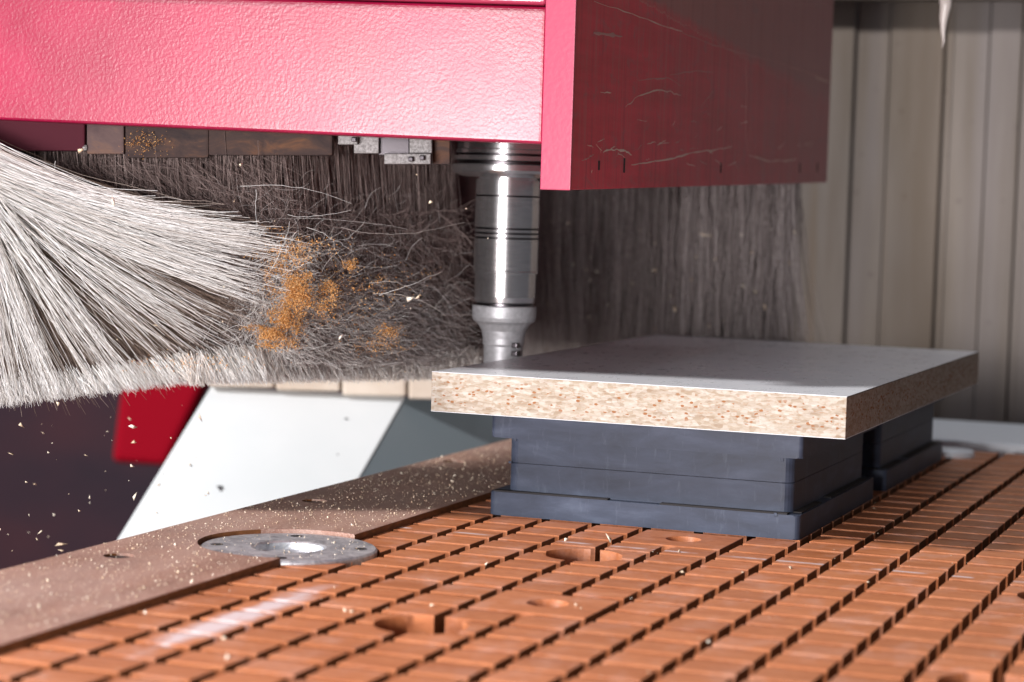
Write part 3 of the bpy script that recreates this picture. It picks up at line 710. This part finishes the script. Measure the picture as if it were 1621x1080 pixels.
ybi = lambda x: np.interp(x, [-100, 0, 330, 500, 700], [620, 615, 586, 572, 566])
P1_ = hang(5200, -150, 720, 238, ybi, lambda x: dl(x) + .8, .5, lambda x: np.interp(x, [0, 300, 700], [70, 50, 8]), 16, 10)
o = strands('bristles', rough_it(P1_, .12), rng.uniform(.010, .020, len(P1_)), M['bristle_brown']); tag(o, kind='stuff'); part_world(o, inner)
# slanting short bristles over the upper left, grey tufts lower down, curling every way
def tuft(n, cx, sx_, y0, y1, am, asd, l0, l1, mat, r0, r1, dz=-.3, lim=True, k=7, crm=.02):
    x = cx + rng.normal(0, 1, n) * sx_ if sx_ < 200 else rng.uniform(cx - sx_, cx + sx_, n); x = np.clip(x, -120, 715 + rng.normal(0, 10, n))
    cl = rng.integers(0, 90, n); ca = rng.normal(0, asd, 90)[cl] + rng.normal(0, asd * .45, n)
    y = rng.uniform(y0, y1, n); ang = am + ca; ln_ = rng.uniform(l0, l1, n); d = dl(x) + dz + rng.normal(0, .6, n)
    ex, ey = x + np.cos(ang) * ln_, y + np.sin(ang) * ln_
    if lim: ey = np.minimum(ey, ybi(ex) + 4 + rng.normal(0, 5, n))
    P = bez(W(x, y, d), W((x + ex) / 2 + rng.normal(0, 9, n), (y + ey) / 2 + rng.normal(0, 7, n), d - .1), W(ex, ey, d - .2), k)
    o = strands('matted_tips', crimp(P, crm), rng.uniform(r0, r1, n), M[mat]); tag(o, kind='stuff'); part_world(o, inner)
tuft(2600, 180, 250, 250, 430, .8, .3, 30, 90, 'bristle_brown', .008, .016)
tuft(2400, 600, 110, 330, 560, 1.2, .8, 20, 75, 'bristle_brown', .009, .018, -.6)
tuft(3400, 540, 85, 440, 580, 1.1, .75, 18, 62, 'bristle_grey', .010, .019, -.9)
tuft(1500, 500, 70, 440, 580, .9, .9, 18, 60, 'bristle_pale', .008, .014, -1.3)
tuft(1200, 640, 60, 490, 585, 1.3, .9, 18, 70, 'bristle_grey', .007, .013, -1.5)
tuft(700, 540, 80, 360, 560, 1.0, 1.3, 25, 80, 'bristle_grey', .005, .010, -1.6)
tuft(900, 480, 60, 380, 560, .6, 1.5, 15, 50, 'bristle_pale', .007, .013, -2.2)
n = 6500; x = rng.uniform(300, 770, n); y = np.interp(x, [300, 500, 700, 770], [606, 601, 598, 596]) + rng.normal(0, 3, n); ln_ = rng.uniform(10, 46, n); d = np.interp(x, [300, 450, 770], [104.5, 110, 124]) + rng.normal(0, .8, n)
dx = rng.normal(6, 9, n); P = bez(W(x - dx, y - ln_, d), W(x - dx * .3, y - ln_ * .5, d), W(x, y, d), 5)
o = strands('pale_tips', rough_it(P, .05), rng.uniform(.013, .022, n), M['bristle_tip']); tag(o, kind='stuff'); part_world(o, inner)
# single stray hairs
H = []
for x0, y0, x1, y1, x2, y2, d in ((380, 295, 470, 285, 555, 322, 108), (370, 352, 500, 335, 645, 363, 112), (540, 360, 620, 385, 735, 352, 116), (600, 468, 640, 455, 700, 430, 112),
                                   (400, 352, 425, 352, 432, 350, 103.5), (420, 440, 450, 400, 460, 350, 104), (455, 340, 480, 350, 555, 333, 108), (485, 360, 520, 370, 560, 400, 109),
                                   (585, 448, 640, 440, 665, 470, 112), (590, 466, 660, 460, 705, 500, 114), (405, 300, 405, 340, 407, 385, 106), (300, 350, 380, 380, 448, 378, 103.3), (200, 330, 320, 378, 436, 358, 103.2),
                                   (870, 352, 920, 345, 965, 350, 135), (415, 455, 450, 430, 490, 415, 104), (5, 290, 30, 250, 15, 300, 103), (85, 300, 110, 300, 98, 280, 103), (88, 255, 80, 275, 96, 285, 103)):
    d = 103.9 if x2 < 500 else (104.8 if x2 < 600 else 107.0) if x2 < 800 else d
    H.append(bez(W(np.array([x0]), np.array([y0]), np.array([d])), W(np.array([x1]), np.array([y1]), np.array([d])), W(np.array([x2]), np.array([y2]), np.array([d])), 12))
o = strands('stray_hairs', crimp(np.concatenate(H), .02), .011, M['bristle_pale']); tag(o, kind='stuff'); part_world(o, inner)
n = 420; x = rng.uniform(330, 720, n); y = rng.uniform(290, 500, n); ang = rng.uniform(0, 6.28, n); ln_ = rng.uniform(15, 60, n); d = dl(x) - .6 + rng.normal(0, .5, n)
P = bez(W(x, y, d), W(x + np.cos(ang) * ln_ * .5 + rng.normal(0, 7, n), y + np.sin(ang) * ln_ * .5 + rng.normal(0, 7, n), d), W(x + np.cos(ang) * ln_, y + np.sin(ang) * ln_, d), 7)
o = strands('stray_hairs', P, rng.uniform(.007, .012, n), M['bristle_grey']); tag(o, kind='stuff'); part_world(o, inner)

back = tag(empty('rear_skirt', (-25, 38, 18)), 'upright dark grey bristle curtain hanging behind the board, right of the spindle', 'brush')
CY = 38.0
def back_strands(n, jd, yb_, jb, leanj, k=7):
    x = rng.uniform(-46, px1 - .35, n); cl = np.round(x / 1.3) * 1.3; cl = cl + .5 * np.sin(cl * 7.3); x = x * .8 + cl * .2 + rng.normal(0, .12, n)
    y = CY + rng.normal(0, jd, n); zt_ = 22 + 0 * x; zb_ = yb_ + rng.normal(0, jb, n)
    lean = rng.normal(0, leanj, n) + np.interp(x, [-13, px1], [0, 1.6]) * rng.random(n)
    lean2 = np.sin(cl * 2.3) * .4
    return bez(np.stack([x, y, zt_], -1), np.stack([x + rng.normal(0, .3, n), y, zt_ * .45 + zb_ * .55], -1), np.stack([x + lean + lean2, y - rng.random(n) * .8, zb_], -1), k)
o = strands('bristles', rough_it(back_strands(8000, .9, 5.2, .8, 1.1), .16), rng.uniform(.009, .021, 8000), M['bristle_back']); tag(o, kind='stuff'); part_world(o, back)
part_world(boxo('backing', (-46, px1 - 1.0, CY + 1.4, CY + 1.7, 5.8, 27), M['brush_backing']), back)
n = 60; q = np.stack([rng.uniform(-26, -9, n), CY - 1.4 + rng.normal(0, .3, n), rng.uniform(7, 14, n)], -1)
o = flakes('caught_chips', q, rng.uniform(.05, .14, n), M['sawdust_pale']); tag(o, kind='stuff'); part_world(o, back)

# ---------------------------------------------------------------- sawdust
def blob(n, cx, cy, rx, ry, d, sd=.5):
    a = rng.normal(0, .42, (n, 2)); return W(cx + a[:, 0] * rx, cy + a[:, 1] * ry, d + rng.normal(0, sd, n) * .6)
def clumps(n, cx, cy, rx, ry, d, k):
    out = []
    for _ in range(k):
        a_ = rng.normal(0, .5, 2); q_ = rng.uniform(.18, .5)
        out.append(blob(n // k, cx + a_[0] * rx, cy + a_[1] * ry, rx * q_ * rng.uniform(.7, 1.6), ry * q_ * rng.uniform(.6, 1.2), d, .9))
    return np.concatenate(out)
C_ = np.concatenate([clumps(3200, 462, 470, 44, 66, 104.9, 26), blob(2600, 470, 462, 22, 34, 104.3), blob(900, 430, 530, 20, 12, 104.3), blob(700, 452, 505, 14, 18, 104.4), clumps(1500, 425, 525, 50, 26, 104.9, 14), clumps(500, 450, 405, 60, 30, 105.2, 14), clumps(700, 560, 480, 110, 90, 107.8, 40), blob(420, 520, 455, 20, 16, 106.5), blob(260, 555, 420, 14, 12, 107.5),
                     blob(400, 615, 525, 24, 14, 110.5), blob(300, 480, 390, 60, 20, 105.5), blob(260, 230, 225, 40, 22, 107),  blob(250, 600, 545, 60, 20, 109), blob(200, 300, 575, 120, 18, 103)])
tag(flakes('sawdust_clump', C_, rng.uniform(.012, .042, len(C_)), M['sawdust']), 'orange brown sawdust caught in the matted bristles', 'sawdust', kind='stuff')
# chips lying on the border and on the tiles
n = 6500; x = rng.uniform(-25.3, -17.6, n); y = rng.uniform(-45, 40, n); keep = np.hypot(x - disc[0], y - disc[1]) > 4.0
x, y = x[keep], y[keep]; q1 = np.stack([x, y, np.full(len(x), .33)], -1)
n = 260; x = rng.uniform(-17, 14, n); y = rng.uniform(-42, 44, n); q2 = np.stack([x, y, np.full(n, .02)], -1)
n = 200; a = rng.uniform(0, 6.28, n); rr2 = 3.6 * np.sqrt(rng.random(n)); q3 = np.stack([disc[0] + rr2 * np.cos(a), disc[1] + rr2 * np.sin(a), np.full(n, .16)], -1)
C_ = np.concatenate([q1, q2, q3]); sz = np.clip(rng.lognormal(-3.75, .55, len(C_)), .010, .11)
tag(flakes('fallen_sawdust', C_, sz, M['sawdust_pale'], stretch=1.0), 'pale sawdust scattered over the table border and tiles', 'sawdust', kind='stuff')
n = 2600; k = rng.integers(0, 15, n); gx = X0 + (k - 9) * PX + GW / 2 + rng.uniform(-.2, .2, n)
tag(flakes('groove_dust', np.stack([gx, rng.uniform(-42, 40, n), np.full(n, TZ + .04)], -1), np.clip(rng.lognormal(-3.2, .5, n), .015, .12), M['sawdust_pale'], table, stretch=1.2), kind='stuff')
# bigger crumbs
q = np.array([on(2, x, y, .06) for x, y in ((545, 965), (557, 968), (683, 958), (769, 893), (895, 854), (355, 1010), (360, 1040), (912, 957), (920, 962), (1075, 872), (965, 855), (330, 905), (230, 970), (1080, 905), (1252, 898))])
tag(flakes('wood_crumbs', q, rng.uniform(.06, .13, len(q)), M['sawdust_pale'], flat=.3), 'larger pale wood crumbs lying on the tiles', 'sawdust', kind='stuff')
# chips flying in the air
n = 60; x = rng.uniform(-10, 340, n); y = rng.uniform(630, 900, n); d = rng.uniform(92, 128, n)
C1 = W(x, y, d); n = 22; x = rng.uniform(60, 780, n); y = rng.uniform(250, 640, n); C2 = W(x, y, rng.uniform(95, 101, n))
C_ = np.concatenate([C1, C2, W(np.array([210., 212, 208, 96, 98, 180, 128, 662, 650, 682]), np.array([676., 700, 738, 862, 872, 320, 238, 470, 474, 320]), np.array([96.]*10))])
sz = np.clip(rng.lognormal(-3.3, .5, len(C_)), .015, .11); sz[-10:] = .11
tag(flakes('flying_chips', C_, sz, M['sawdust_pale'], stretch=2.6), 'pale wood chips flying through the air below the skirt', 'wood chips', kind='stuff')

# drip hanging at the top right
dp0 = on(1, 1497, -12, 30); dp1 = on(1, 1492, 77, 30)
bm = bmesh.new(); ring = []
for k, (f_, r_) in enumerate(((0, .42), (.25, .34), (.5, .24), (.72, .13), (.88, .07), (1, .015))):
    c_ = dp0 + (dp1 - dp0) * f_ + np.array([.05 * math.sin(k * 2), 0, 0]); ring.append([bm.verts.new((c_[0] + r_ * math.cos(a * .785), c_[1] + r_ * math.sin(a * .785) * .7, c_[2])) for a in range(8)])
for a, b in zip(ring[:-1], ring[1:]):
    for k in range(8): bm.faces.new((a[k], a[(k + 1) % 8], b[(k + 1) % 8], b[k]))
bm.faces.new(ring[0]); bm.faces.new(ring[-1][::-1])
tag(from_bm('hanging_sliver', bm, M['drip'], smooth=True), 'thin pointed sliver hanging down at the top right', 'sliver')
